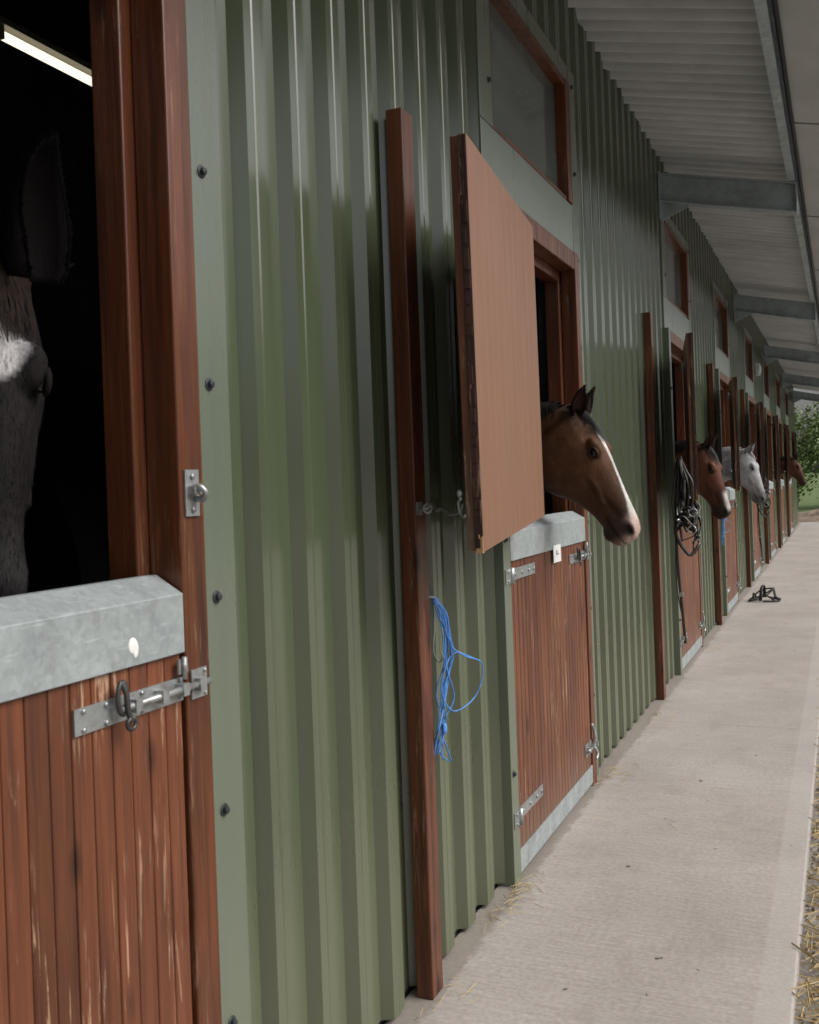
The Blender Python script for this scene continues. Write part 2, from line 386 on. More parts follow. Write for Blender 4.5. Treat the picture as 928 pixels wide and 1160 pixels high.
for y in (2.05,7.7,13.35,19.0,24.65,30.2): ob('rafter',rm,(0,y,0),parent=blk)

def bolt_heads(mb,y,zs,x,mi):
    for z in zs:
        mb.cyl((x,y,z),(x+.003,y,z),.0135,12,mi); mb.cyl((x+.003,y,z),(x+.011,y,z),.008,6,mi)
mb=MB()
mb.box(-.036,.036,-.088,-.004,.0,2.612)
mb.box(-.036,.008,-.088,.06,2.86,3.55)
mb.box(-.036,.008,W+.085,W+.218,.0,3.55)
mb.box(-.036,.006,-.0815,W+.0845,2.615,2.858,2)
mb.box(-.036,.006,.061,W+.0845,3.465,3.55)
zs=[.413+.436*i for i in range(8)]
bolt_heads(mb,W+.145,zs,.008,1); bolt_heads(mb,-.06,zs[0:6:2],.036,1); bolt_heads(mb,.02,zs[6:],.008,1)
flash_me=mb.mesh('flashing',[M_flash,M_bolt,M_panel])
mb=MB()
mb.box(-.045,.032,W+.003,W+.080,0.0,2.61); mb.box(-.118,-.047,W-.03,W+.055,0,2.55)
mb.box(-.118,-.047,-.055,.03,0,2.55)
mb.box(-.045,.030,-.0025,W+.0025,2.52,2.608); mb.box(-.118,-.047,.031,W-.031,2.47,2.55)
frame_me=mb.mesh('door_frame',[M_wood])
mb=MB()
zw0,zw1=2.862,3.462
mb.box(-.058,.004,.062,.082,zw0,zw1); mb.box(-.058,.015,W+.0,W+.083,zw0,zw1)
mb.box(-.058,.004,.0825,W-.0005,zw0,zw0+.02); mb.box(-.058,.012,.0825,W-.0005,zw1-.035,zw1)
wfr_me=mb.mesh('window_frame',[M_wood])
mb=MB(); mb.box(-.046,-.04,.08,W+.01,zw0+.015,zw1-.03)
wgl_me=mb.mesh('window_pane',[M_glass])
mb=MB()
nb=12
for i in range(nb):
    y0=.006+i*(W-.012)/nb; y1=.006+(i+1)*(W-.012)/nb
    mid=(y0+y1)/2
    mb.box(-.008,.026,y0+.001,mid-.0006,.03,1.24); mb.box(-.008,.026,mid+.0006,y1-.001,.03,1.24)
mb.box(-.035,-.0085,.008,W-.008,.035,1.23)
ldoor_me=mb.mesh('lower_door',[M_board])
mb=MB(); mb.prism_y([(.032,1.198),(.036,1.198),(.036,1.31),(-.024,1.345),(-.044,1.345),(-.044,1.25),(-.04,1.25),(-.04,1.3),(.027,1.29),(.032,1.2)],.004,W-.004)
cap_me=mb.mesh('door_cap',[M_galv])
mb=MB(); mb.box(.027,.031,.004,W-.004,.02,.105)
kick_me=mb.mesh('kick_plate',[M_galv])
def tower_bolt():
    mb=MB(); x=.027; z=1.13; y1=W-.008; y0=W-.30
    mb.box(x,x+.004,y0,y1,z-.022,z+.022)
    mb.cyl((x+.016,y0+.10,z+.002),(x+.016,W+.062,z+.002),.0066)
    for y in (y0+.13,y0+.205,y1-.025):
        mb.box(x+.004,x+.025,y,y+.018,z-.010,z+.013)
    for y in (y0+.02,y0+.075,y1-.01,y0+.17):
        for dz in (-.015,.016): mb.cyl((x+.004,y,z+dz),(x+.008,y,z+dz),.0042,8)
    yy=y0+.10
    ring=[(x+.020,yy+.012*math.sin(a),z+.022+.028*math.cos(a)) for a in [i*math.pi/8 for i in range(17)]]
    mb.tube(ring,.0045,8,1)
    mb.tube(catmull([(x+.020,yy-.002,z+.050),(x+.026,yy+.003,z+.03),(x+.026,yy+.006,z-.0),(x+.028,yy+.012,z-.020)],5),.0052,8,1)
    mb.tube([(x+.028,yy+.012+.011*math.sin(a),z-.024+.010*math.cos(a)) for a in [i*math.pi/6 for i in range(13)]],.004,8,1)
    mb.box(.033,.037,W+.012,W+.062,z-.026,z+.030); mb.box(.037,.052,W+.02,W+.040,z-.010,z+.014)
    mb.box(.0365,.041,W-.032,W-.004,z+.03,z+.058); mb.cyl((.045,W-.02,z+.02),(.045,W-.02,z+.062),.0045)
    for dz in (-.02,.024): mb.cyl((.037,W+.054,z+dz),(.04,W+.054,z+dz),.004,8)
    return mb.mesh('door_bolt',[M_galvr,M_dark])
bolt_me=tower_bolt()
mb=MB(); z=.20
mb.box(.027,.031,W-.13,W-.01,z-.03,z+.03); mb.cyl((.042,W-.12,z),(.042,W+.05,z),.008); mb.box(.031,.05,W-.10,W-.08,z-.012,z+.012)
mb.tube(catmull([(.045,W-.06,z),(.06,W-.055,z+.05),(.055,W-.05,z+.09),(.05,W-.07,z+.12)],5),.008); mb.box(.033,.037,W+.01,W+.06,z-.03,z+.03); mb.box(.037,.055,W+.02,W+.04,z-.012,z+.012)
mb.tube(catmull([(.05,W-.03,z+.0),(.062,W-.02,z-.03),(.06,W-.04,z-.055)],5),.008)
kickbolt_me=mb.mesh('foot_latch',[M_galvr])
mb=MB(); mb.box(.027,.032,.0,.33,-.022,.022); mb.cyl((.040,-.008,-.03),(.040,-.008,.03),.012); mb.box(.0365,.0405,-.075,-.015,-.028,.028)
for y in (.06,.15,.24,.31): mb.cyl((.032,y,0),(.036,y,0),.007,8)
for z in(-.018,.018): mb.cyl((.0405,-.05,z),(.0445,-.05,z),.006,8)
hinge_me=mb.mesh('hinge',[M_galvr])
LH=1.08; LW=1.20
mb=MB()
mb.box(.024,.046,-LW,-.0,0,LH,0)
nbd=12
for i in range(nbd):
    y0=-LW+.004+i*(LW-.008)/nbd; mb.box(.002,.0225,y0+.001,y0+(LW-.008)/nbd-.001,.003,LH-.003,1)
mb.box(.0245,.0455,-LW-.004,-LW-.0005,.004,LH-.004,2)
random.seed(3)
z=.01
while z<LH-.05:
    h=random.uniform(.02,.07); mb.box(.026,.034+random.uniform(0,.009),-LW-.004-random.uniform(.001,.005),-LW-.004,z,z+h*.8,2); z+=h
for i in range(5):
    mb.box(.026+i*.004,.0295+i*.004,-LW-.006,-LW+.01+random.uniform(0,.03),-.003,random.uniform(.02,.05),3)
leaf_me=mb.mesh('upper_door',[M_ply,M_board,M_edge,M_chip])
mb=MB()
mb.box(-.003,.0015,-.32,.0,-.02,.02); mb.cyl((-.005,.01,-.03),(-.005,.01,.03),.011)
mb.box(-.0155,-.0115,-.0,.06,-.028,.028)
uh_me=mb.mesh('hinge',[M_galvr])
mb=MB(); mb.box(0,.052,0,.082,0,2.60)
post_me=mb.mesh('wooden_post',[M_wood])
mb=MB(); mb.box(.033,.037,W+.014,W+.058,1.455,1.545)
mb.tube(catmull([(.037,W+.03,1.51),(.055,W+.034,1.512),(.064,W+.04,1.50),(.056,W+.045,1.488),(.04,W+.045,1.488)],5),.006)
mb.box(.037,.052,W+.022,W+.05,1.497,1.512)
for z in (1.468,1.532): mb.cyl((.037,W+.036,z),(.041,W+.036,z),.006,8)
keep_me=mb.mesh('latch_keeper',[M_galvr])

PSIS=[0,.142,.155,.125,.11,.10,.095,.09]
for i,a in enumerate(BAYS):
    ob('flashing',flash_me,(0,a,0),parent=blk,bevel=.003)
    fr=ob('door_frame',frame_me,(0,a,0),parent=blk,bevel=.004)
    ob('latch_keeper',keep_me,(0,0,0),parent=fr)
    wn=bpy.data.objects.new('window',None); COL.objects.link(wn); wn.location=(0,a,0); wn.parent=blk
    ob('window_frame',wfr_me,parent=wn,bevel=.003); ob('window_pane',wgl_me,parent=wn)
    ld=ob('lower_door',ldoor_me,(0,a,0),parent=blk,bevel=.0032)
    ob('door_cap',cap_me,parent=ld,bevel=.003); ob('kick_plate',kick_me,parent=ld)
    ob('door_bolt',bolt_me,parent=ld); ob('foot_latch',kickbolt_me,parent=ld)
    for z in (1.145,.24): ob('hinge',hinge_me,(0,0,z),parent=ld)
    if i==1:
        mb=MB(); mb.box(.0365,.038,.60,.72,1.14,1.215); mb.box(.0382,.0386,.645,.66,1.172,1.192,1); mb.box(.0382,.0386,.668,.685,1.172,1.178,1)
        ob('paper_tag',mb.mesh('paper_tag',[M_white,M_dark]),parent=ld)
    if i==0:
        mb=MB(); mb.ellip((.0362,W-.155,1.235),.0012,.012,.014); mb.ellip((.0362,W-.148,1.228),.0012,.008,.016); ob('sticker',mb.mesh('sticker',[M_white]),parent=ld)
    if i>0:
        ud=ob('upper_door',leaf_me,(.115,a+.04,1.37+random.uniform(-.01,.01)),(.040,0,PSIS[i]),parent=blk,bevel=.002)
        for z in (.12,LH-.14): ob('hinge',uh_me,(0,0,z),parent=ud)
        ob('wooden_post',post_me,(.001,(2.665,6.78,10.28,13.75,17.3,20.9,24.5)[i-1],0),parent=blk,bevel=.004)
mb=MB(); mb.box(0.001,.03,-.05,.05,-.10,.10); mb.ellip((.04,0,0),.045,.055,.10)
ob('wall_lamp',mb.mesh('wall_lamp',[M_lampw]),(0.002,16.6,3.12),parent=blk)

mb=MB(); mb.box(-.022,.022,0,1.25,.028,.05,0); mb.cyl((0,.03,0),(0,1.22,0),.015,12,1); mb.box(-.016,.016,0,.03,-.017,.028,0); mb.box(-.016,.016,1.22,1.25,-.017,.028,0)
ob('ceiling_lamp',mb.mesh('ceiling_lamp',[plain('lamp_batten',(.3,.28,.22),.5,.1,5),M_tube]),(-1.25,2.42,3.0),label='lit fluorescent tube lamp hanging inside the dark stable',category='lamp')

# ------------------------------------------------------------------ hook, ropes, tack
def cabin_hook():
    mb=MB()
    mb.box(.052,.056,.005,.045,1.41,1.45); mb.tube([(.056,.03,1.43),(.08,.03,1.43)],.0045)
    pts=[(.075,.03,1.43),(.10,.01,1.443),(.13,-.03,1.424),(.16,-.07,1.43),(.20,-.11,1.416),(.24,-.15,1.42),(.262,-.18,1.43),(.27,-.19,1.445)]
    mb.tube(catmull(pts,6),.0040)
    mb.tube([(.078+.011*math.cos(a),.03+.004*math.cos(a),1.43+.013*math.sin(a)) for a in [i*math.pi/6 for i in range(13)]],.0035)
    mb.tube(catmull([(.275,-.215,1.46),(.262,-.20,1.45),(.262,-.192,1.425),(.275,-.2,1.41),(.285,-.215,1.415)],5),.004)
    mb.ellip((.268,-.205,1.472),.008,.008,.011)
    return mb.mesh('cabin_hook',[M_galvr])
ob('cabin_hook',cabin_hook(),(0,2.665,0),parent=blk)
mb=MB(); mb.box(.02,.05,.083,.086,1.13,1.18); mb.tube(catmull([(.04,.086,1.165),(.06,.1,1.16),(.066,.1,1.145),(.055,.1,1.135)],5),.004)
mb.tube(catmull([(.06,.1,1.14),(.058,.1,1.08),(.05,.105,1.0),(.06,.12,.965),(.075,.115,.98),(.07,.11,1.0)],6),.003)
ob('rope_hook',mb.mesh('rope_hook',[M_galvr]),(0,2.665,0),parent=blk)
def twine(name,seed=1):
    random.seed(seed); mb=MB()
    for k in range(7):
        j=lambda a:random.uniform(-a,a)
        L=.42+random.uniform(0,.08)
        pts=[(0,0,0),(.012+j(.01),.02+j(.02),-.05),(.02+j(.018),.05+j(.04),-.16),(.01+j(.015),.03+j(.04),-.28),(0+j(.012),.0+j(.03),-.38),(-.005+j(.02),-.01+j(.03),-L)]
        mb.tube(catmull(pts,6),.0021,6)
    mb.tube(catmull([(0,0,0),(.02,.04,-.05),(.03,.04,-.14),(.055,.08,-.18),(.085,.16,-.22),(.07,.14,-.31),(.03,.05,-.345),(.01,.0,-.28),(.02,.02,-.2),(.035,.07,-.17),(.075,.13,-.2)],8),.0024,6)
    mb.tube(catmull([(0,0,0),(.015,.03,-.08),(.02,.02,-.2),(.03,.05,-.3),(.01,.02,-.36),(-.01,0,-.42),(0,.01,-.47),(.02,.03,-.49),(.012,.0,-.42)],8),.0024,6)
    mb.ellip((0.012,.01,-.39),.007,.011,.018); mb.ellip((0,0,-.005),.010,.012,.012)
    return mb.mesh(name,[M_blue])
ob('twine_hank',twine('twine_hank'),(.062,2.768,1.155),label='blue baling twine hank hanging from a hook on the post',category='rope')
o=ob('twine_hank',twine('twine_hank',seed=5),(.07,10.4,1.18),label='blue twine hanging by a stable door further along',category='rope'); o.scale=(.8,.8,.8)
def tack():
    random.seed(11); mb=MB(); j=lambda a:random.uniform(-a,a)
    def strap(pts,w=.010,mi=0): mb.tube(catmull(pts,6),w,6,mi,True,.35)
    for k in range(10):
        w=.01+random.random()*.055; L=.22+random.random()*.26
        strap([(0,0,0),(w*.6,j(.04),-.09),(w+j(.02),j(.06),-.2),(w*.7,j(.05),-L),(j(.02),j(.04),-L-.04),(-w*.6,j(.04),-.22),(-.01,0,-.05),(0,0,0)],random.uniform(.006,.011),2 if k%5==1 else 0)
    for k in range(10):
        z=-.30-random.random()*.24; r=.03+random.random()*.05; t=random.uniform(-1.2,1.2); ph=random.uniform(0,6)
        strap([(.03+r*math.cos(a)+j(.016),.02+r*.9*math.sin(a)*math.cos(t)+j(.016),z+r*random.uniform(.6,1.4)*math.sin(a+t)+j(.02)) for a in [ph+i*math.pi/4 for i in range(7)]],random.uniform(.008,.014),2 if k==3 else 0)
    for dz,dx in((-.36,.07),(-.47,.06)):
        mb.tube([(dx+.026*math.cos(t*math.pi/6),-.03,dz+.026*math.sin(t*math.pi/6)) for t in range(13)],.004,6,1)
    strap([(-.03,0,-.02),(-.045,.02,-.3),(-.04,.0,-.7),(-.02,.01,-1.05),(-.01,.0,-1.2)],.010)
    strap([(-.01,0,-.05),(-.06,-.02,-.25),(-.05,.0,-.5),(-.055,.01,-.8),(-.03,.0,-1.0)],.008)
    strap([(.05,0,-.35),(.09,-.02,-.45),(.06,.0,-.58),(.075,.01,-.62)],.008)
    for zz in (-.9,-1.18): mb.box(-.035,-.012,-.010,.010,zz,zz+.025,1)
    return mb.mesh('bridle',[M_leather,M_galvr,M_rope])
tk=tack()
ob('bridle',tk,(.245,6.57,1.62),label='black leather bridles hanging in a tangle from an open door',category='bridle')
ob('bridle',tk,(.22,13.72,1.55),label='dark leather bridle hanging from a stable door further along',category='bridle')
mb=MB(); random.seed(4)
def st(p,w): mb.tube(catmull(p,6),w,6,0,True,.45)
st([(-.17,-.1,.014),(-.1,-.13,.03),(.03,-.11,.09),(.09,0,.15),(.03,.11,.1),(-.1,.11,.03),(-.17,.05,.016),(-.17,-.1,.014)],.018)
st([(-.05,-.13,.02),(-.04,-.06,.15),(-.02,.05,.17),(-.02,.12,.03)],.018)
st([(-.17,0,.015),(-.06,.02,.12),(.06,.0,.15),(.1,0,.13)],.018)
st([(-.12,-.12,.02),(-.13,0,.09),(-.12,.12,.03)],.016)
st([(.09,0,.14),(.12,-.08,.05),(.16,.0,.02),(.12,.12,.02),(.05,.14,.02)],.016)
st([(.03,.1,.03),(.10,.12,.02),(.15,-.03,.015),(.1,-.13,.015),(-.02,-.14,.015)],.016)
st([(-.12,.1,.02),(-.03,.05,.06),(.05,-.05,.05),(.1,-.1,.02)],.018)
ob('halter',mb.mesh('halter',[M_leather]),(.33,12.3,0),label='black halter dropped on the concrete path',category='halter')

# ------------------------------------------------------------------ horses
HS=[(-.04,.03,-.15,.07),(.06,.062,-.220,.085),(.18,.076,-.262,.1),(.32,.080,-.272,.106),(.44,.074,-.236,.094),(.56,.064,-.172,.074),(.70,.054,-.124,.059),(.82,.047,-.106,.053),(.92,.040,-.104,.054),(.975,.024,-.099,.047),(1.015,-.006,-.075,.029)]
NK=[(-.02,.02,-.16,.07),(-.12,.035,-.28,.085),(-.3,.02,-.39,.105),(-.5,-.03,-.51,.13),(-.68,-.12,-.64,.16),(-.82,-.2,-.82,.2),(-1.0,-.25,-.94,.25),(-1.3,-.33,-.98,.29),(-1.7,-.33,-.93,.29),(-2.02,-.29,-.86,.27),(-2.25,-.37,-.8,.21),(-2.38,-.5,-.72,.1)]
def lerp_tab(T,x,k):
    if x<=T[0][0]: return T[0][k]
    for a,b in zip(T,T[1:]):
        if x<=b[0]:
            u=(x-a[0])/(b[0]-a[0]); return a[k]+(b[k]-a[k])*u
    return T[-1][k]
NKS=sorted(NK)
def ntab(x,k): return lerp_tab(NKS,x,k)
def sm(a,b,x):
    t=max(0,min(1,(x-a)/(b-a))); return t*t*(3-2*t)
def mixc(a,b,f): return tuple(x+(y-x)*f for x,y in zip(a,b))
def horse(name,loc,yaw,hp,alpha,sc,colfn,mane_mat,voxel,earL,label,mane_side=-1,earcol=None,lod=1,earb=.05,earw=1,coatm=None,hairs=0,fore=.018,eard=(.72,.62),forelen=1.0,earround=.9):
    random.seed(len(label)); coatm=coatm or M_coat
    A=math.radians(alpha); ax=Vector((math.cos(A),0,-math.sin(A))); nr=Vector((math.sin(A),0,math.cos(A)))
    L=.60; P0=Vector((0,0,hp/sc))
    def H(t,n,b): return P0+ax*t*L+nr*n+Vector((0,b,0))
    mb=MB(); ns=20
    tt=catmull([(a,b,c) for a,b,c,d in HS],3); ww=catmull([(a,d,0) for a,b,c,d in HS],3)
    rings=[]
    for p,w in zip(tt,ww):
        r=[]
        mid=(p.y+p.z)/2; hh=(p.y-p.z)/2
        for k in range(ns):
            a=2*math.pi*k/ns; ca,sa=math.cos(a),math.sin(a)
            wid=w.y*(1-.16*max(0,-sa))
            r.append(H(p.x,mid+hh*math.copysign(abs(sa)**.85,sa),wid*math.copysign(abs(ca)**.85,ca)))
        rings.append(r)
    mb.loft(rings)
    Yv=Vector((0,1,0))
    for sg in(-1,1):
        mb.ellip(H(.26,-.120,sg*.068),.125,.038,.130,(ax,Yv,nr))
        mb.ellip(H(.335,.052,sg*.076),.045,.026,.026,(ax,Yv,nr))
        mb.ellip(H(.50,-.035,sg*.068),.14,.018,.014,(ax,Yv,nr))
        mb.ellip(H(.93,-.002,sg*.036),.042,.022,.030,(ax,Yv,nr))
    mb.ellip(H(.90,-.098,0),.034,.034,.022,(ax,Yv,nr)); mb.ellip(H(.985,-.05,0),.024,.038,.032,(ax,Yv,nr))
    tt=catmull([(a,b,c) for a,b,c,d in NK],3); ww=catmull([(a,d,0) for a,b,c,d in NK],3); rings=[]
    for p,w in zip(tt,ww):
        mid=(p.y+p.z)/2; hh=(p.y-p.z)/2
        rings.append([P0+Vector((p.x,w.y*math.cos(2*math.pi*k/ns),mid+hh*math.sin(2*math.pi*k/ns))) for k in range(ns)])
    mb.loft(rings)
    gz=-P0.z
    for sg in(-1,1):
        y=sg*.16
        mb.tube([P0+Vector((-.92,y,-.65)),P0+Vector((-.95,y,-.95)),P0+Vector((-.93,y,gz+.48)),P0+Vector((-.92,y,gz+.42)),P0+Vector((-.94,y,gz+.15)),P0+Vector((-.90,y,gz+.07)),P0+Vector((-.88,y,gz))],[.12,.085,.05,.052,.036,.045,.062],10)
        mb.tube([P0+Vector((-2.1,y,-.6)),P0+Vector((-1.98,y,-.9)),P0+Vector((-2.15,y,gz+.62)),P0+Vector((-2.28,y,gz+.52)),P0+Vector((-2.22,y,gz+.15)),P0+Vector((-2.17,y,gz+.07)),P0+Vector((-2.15,y,gz))],[.17,.13,.065,.055,.038,.045,.062],10)
    me0=mb.mesh(name+'_raw',[])
    o=bpy.data.objects.new('tmp',me0); COL.objects.link(o)
    r=o.modifiers.new('r','REMESH'); r.mode='VOXEL'; r.voxel_size=voxel
    s=o.modifiers.new('s','SMOOTH'); s.factor=.5; s.iterations=int(4*.01/voxel)+1
    dg=bpy.context.evaluated_depsgraph_get(); me=bpy.data.meshes.new_from_object(o.evaluated_get(dg)); me.name=name
    bpy.data.objects.remove(o)
    ca=me.color_attributes.new('Col','FLOAT_COLOR','POINT')
    eyeb=0; heads=[]
    for i,v in enumerate(me.vertices):
        q=v.co-P0; t=q.dot(ax)/L; n=q.dot(nr); b=q.y; ab=abs(b)
        if -.2<t<1.2 and q.x>-.35 and ab<.2:
            if abs(t-.375)<.03 and abs(n-.038)<.018: eyeb=max(eyeb,ab)
            d=math.sqrt(((t-.95)*L)**2*.6+(n-.0)**2*1.6)
            nost=max(0,1-d/.022) if ab>.018 else 0
            if nost>0: v.co.y-=math.copysign(.018*nost,b)
            mo=0
            if .80<t<1.08:
                mo=max(0,1-abs(n+.062-.05*(t-.8))/.007)
                if mo>0: v.co.y-=math.copysign(.007*mo*min(1,ab/.02),b)
                if t>.97: v.co-=ax*.007*mo
            de=math.sqrt(((t-.375)*L)**2+(n-.038)**2*1.5); soc=max(0,1-de/.042) if ab>.04 else 0
            v.co.y-=math.copysign(.006*soc,b) if ab>.04 else 0
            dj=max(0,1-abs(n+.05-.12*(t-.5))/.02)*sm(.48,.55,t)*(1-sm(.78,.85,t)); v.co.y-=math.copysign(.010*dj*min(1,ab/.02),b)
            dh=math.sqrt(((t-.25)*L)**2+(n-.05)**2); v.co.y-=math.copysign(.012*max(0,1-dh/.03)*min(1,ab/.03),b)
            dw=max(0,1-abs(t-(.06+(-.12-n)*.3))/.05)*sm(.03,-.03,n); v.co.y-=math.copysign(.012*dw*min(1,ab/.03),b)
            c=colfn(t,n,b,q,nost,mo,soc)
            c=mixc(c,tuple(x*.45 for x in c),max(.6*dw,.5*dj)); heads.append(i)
        else:
            c=colfn(-1,0,b,q,0,0,0)
            if q.x>-.7: heads.append(i)
        ca.data[i].color=(*c,1)
    me.materials.append(coatm)
    me.polygons.foreach_set('use_smooth',[True]*len(me.polygons)); me.update()
    hob=ob('horse',me,loc,(0,0,yaw)); hob.scale=(sc,sc,sc)
    hob['label']=label; hob['category']='horse'; hob['group']='horses looking out of the stable doors'
    if hairs:
        mb=MB(); cl=[]
        for k in range(hairs):
            i=random.choice(heads); v=me.vertices[i]; nn=v.normal; q=v.co-P0; t=q.dot(ax)/L
            fl=(ax if t>0 else Vector((-.6,0,-.8)))+Vector((random.gauss(0,.2),random.gauss(0,.2),random.gauss(0,.2))); fl=fl-nn*fl.dot(nn)
            if fl.length<.1: continue
            fl.normalize(); sd=nn.cross(fl); Lh=random.uniform(.008,.016); p=v.co+Vector((random.uniform(-1,1),random.uniform(-1,1),random.uniform(-1,1)))*.004-nn*.001
            tip=p+fl*Lh+nn*Lh*random.uniform(.12,.34)
            mb.add([p-sd*.0009,p+sd*.0009,tip],[(0,1,2)],0,False); cc=tuple(ca.data[i].color)[:3]; f=random.uniform(.5,1.45); cl+= [tuple(x*f for x in cc)]*3
        hm=mb.mesh('coat_hair',[coatm]); at=hm.color_attributes.new('Col','FLOAT_COLOR','POINT')
        for k,cc in enumerate(cl): at.data[k].color=(*cc,1)
        ob('coat_hair',hm,parent=hob)
    for sg in(-1,1):
        mb=MB(); ec0=H(.375,.038,sg*(eyeb-.015)); mb.ellip(ec0,.021,.017,.016,(ax,Yv,nr),16,10)
        ob('eye',mb.mesh('eye',[M_eye]),parent=hob)
        mb=MB()
        up=[ec0+ax*(.024*math.cos(a))+nr*(.017*math.sin(a)+.001)+Yv*sg*(.009+.005*math.sin(a)) for a in [math.pi*k/10 for k in range(-1,12)]]
        lo=[ec0+ax*(.024*math.cos(a))-nr*(.016*math.sin(a))+Yv*sg*(.007+.003*math.sin(a)) for a in [math.pi*k/10 for k in range(-1,12)]]
        mb.tube(up,[.0025+.004*math.sin(math.pi*min(1,max(0,(k-.5)/11))) for k in range(13)],8); mb.tube(lo,[.002+.0025*math.sin(math.pi*min(1,max(0,(k-.5)/11))) for k in range(13)],8)
        lm=mb.mesh('eyelid',[coatm]); at=lm.color_attributes.new('Col','FLOAT_COLOR','POINT'); lc=colfn(.375,.038,.08,Vector((.2,0,0)),0,0,.75)
        for dd in at.data: dd.color=(*lc,1)
        ob('eyelid',lm,parent=hob)
        d=(-ax*eard[0]+nr*eard[1]+Vector((0,sg*.16,0))).normalized()
        out=(nr*.6+ax*.2+Vector((0,sg*.75,0))).normalized(); out=(out-d*out.dot(d)).normalized(); sd=d.cross(out)
        base=H(.075,.045,sg*earb); nu,nv=18,10; vs=[];cols=[]
        for iu in range(nu+1):
            u=iu/nu; wd=.036*earw*max(.02,math.sin(math.pi*min(1,(u*.78+.22)))**earround)*(earL/.15)**.4
            for iv in range(nv+1):
                vv=iv/nv*2-1; th=vv*2.1*(1-.5*u)
                p=base+d*(u*earL)+sd*wd*math.sin(th)-out*wd*.9*math.cos(th)+nr*.02*u*u
                vs.append(p); cols.append((u,abs(vv)))
        fs=[(a*(nv+1)+k,a*(nv+1)+k+1,(a+1)*(nv+1)+k+1,(a+1)*(nv+1)+k) for a in range(nu) for k in range(nv)]
        ec=earcol or colfn(.0,.05,.05,Vector((0,0,0)),0,0,0)
        nbase=len(vs); mb=MB(); mb.add(vs,fs,0,True)
        if hairs:
            for k in range(1100):
                iu=random.randint(0,nu-1); iv=random.choice([0,nv,random.randint(0,nv)]); p=vs[iu*(nv+1)+iv]; pn=vs[(iu+1)*(nv+1)+iv]; p=p+(pn-p)*random.random()
                oo=(p-(base+d*(iu/nu*earL))); oo=oo.normalized() if oo.length>1e-4 else out
                tip=p+(oo*.3+d*.9+Vector((random.gauss(0,.2),random.gauss(0,.2),random.gauss(0,.2))))*random.uniform(.005,.012)
                mb.add([p-sd*.0006,p+sd*.0006,tip],[(0,1,2)],0,False)
        em=mb.mesh('ear',[coatm]); at=em.color_attributes.new('Col','FLOAT_COLOR','POINT')
        for k2 in range(len(mb.v)):
            if k2<nbase:
                u,av=cols[k2]; f=1-.75*max(0,(u-.6)/.4)-.4*max(0,(av-.8)/.2); f=max(.12,f)
            else: f=.5
            at.data[k2].color=(ec[0]*f,ec[1]*f,ec[2]*f,1)
        eo=ob('ear',em,parent=hob); so=eo.modifiers.new('s','SOLIDIFY'); so.thickness=.005; so.offset=0
    mb=MB(); cnt=int(420*lod)
    for k in range(cnt):
        f=-.02-random.random()**1.1*.8; top=ntab(f,1);bot=ntab(f,2);w=ntab(f,3); c=(top+bot)/2; hh=(top-bot)/2
        ph=random.uniform(.5,1.2); wd=random.uniform(.003,.009); st_=random.uniform(-.15,.15); lift=random.uniform(.004,.02)
        pts=[]
        for q in range(6):
            u=q/5; a=st_+ (ph-st_)*u
            pts.append(P0+Vector((f-.02*u+.012*math.sin(4*u+k),mane_side*(w+lift)*math.sin(a),c+(hh+lift+.010*math.sin(u*3.1))*math.cos(a))))
        vs=[]
        for q,p in enumerate(pts):
            ww=wd*(1-.85*(q/5)**2); vs+=[p-Vector((ww,0,0)),p+Vector((ww,0,0))]
        mb.add(vs,[(2*q,2*q+1,2*q+3,2*q+2) for q in range(5)],0,True)
    for k in range(int(130*lod)):
        b0=random.gauss(0,fore); b1=b0*1.3+random.gauss(0,fore*.6); lim=.08
        b1=max(-lim,min(lim,b1)); b0=max(-lim,min(lim,b0))
        ln=random.uniform(.12,.28)*forelen; wd=random.uniform(.0012,.004); lift=random.uniform(.004,.014)
        vs=[]
        for q in range(7):
            u=q/6; t=-.03+ln*u; b=b0+(b1-b0)*u+.005*math.sin(5*u+k)
            tw=lerp_tab(HS,t,3); tp=lerp_tab(HS,t,1); bt=lerp_tab(HS,t,2); md=(tp+bt)/2; rb=min(.97,abs(b)/(tw+.01))
            n=md+(tp-md+lift)*math.sqrt(1-rb*rb)**.7
            p=H(t,n,b); ww=wd*(1-.8*u*u); vs+=[p-Vector((0,ww,0)),p+Vector((0,ww,0))]
        mb.add(vs,[(2*q,2*q+1,2*q+3,2*q+2) for q in range(6)],0,True)
    ob('mane',mb.mesh('mane',[mane_mat]),parent=hob)
    return hob
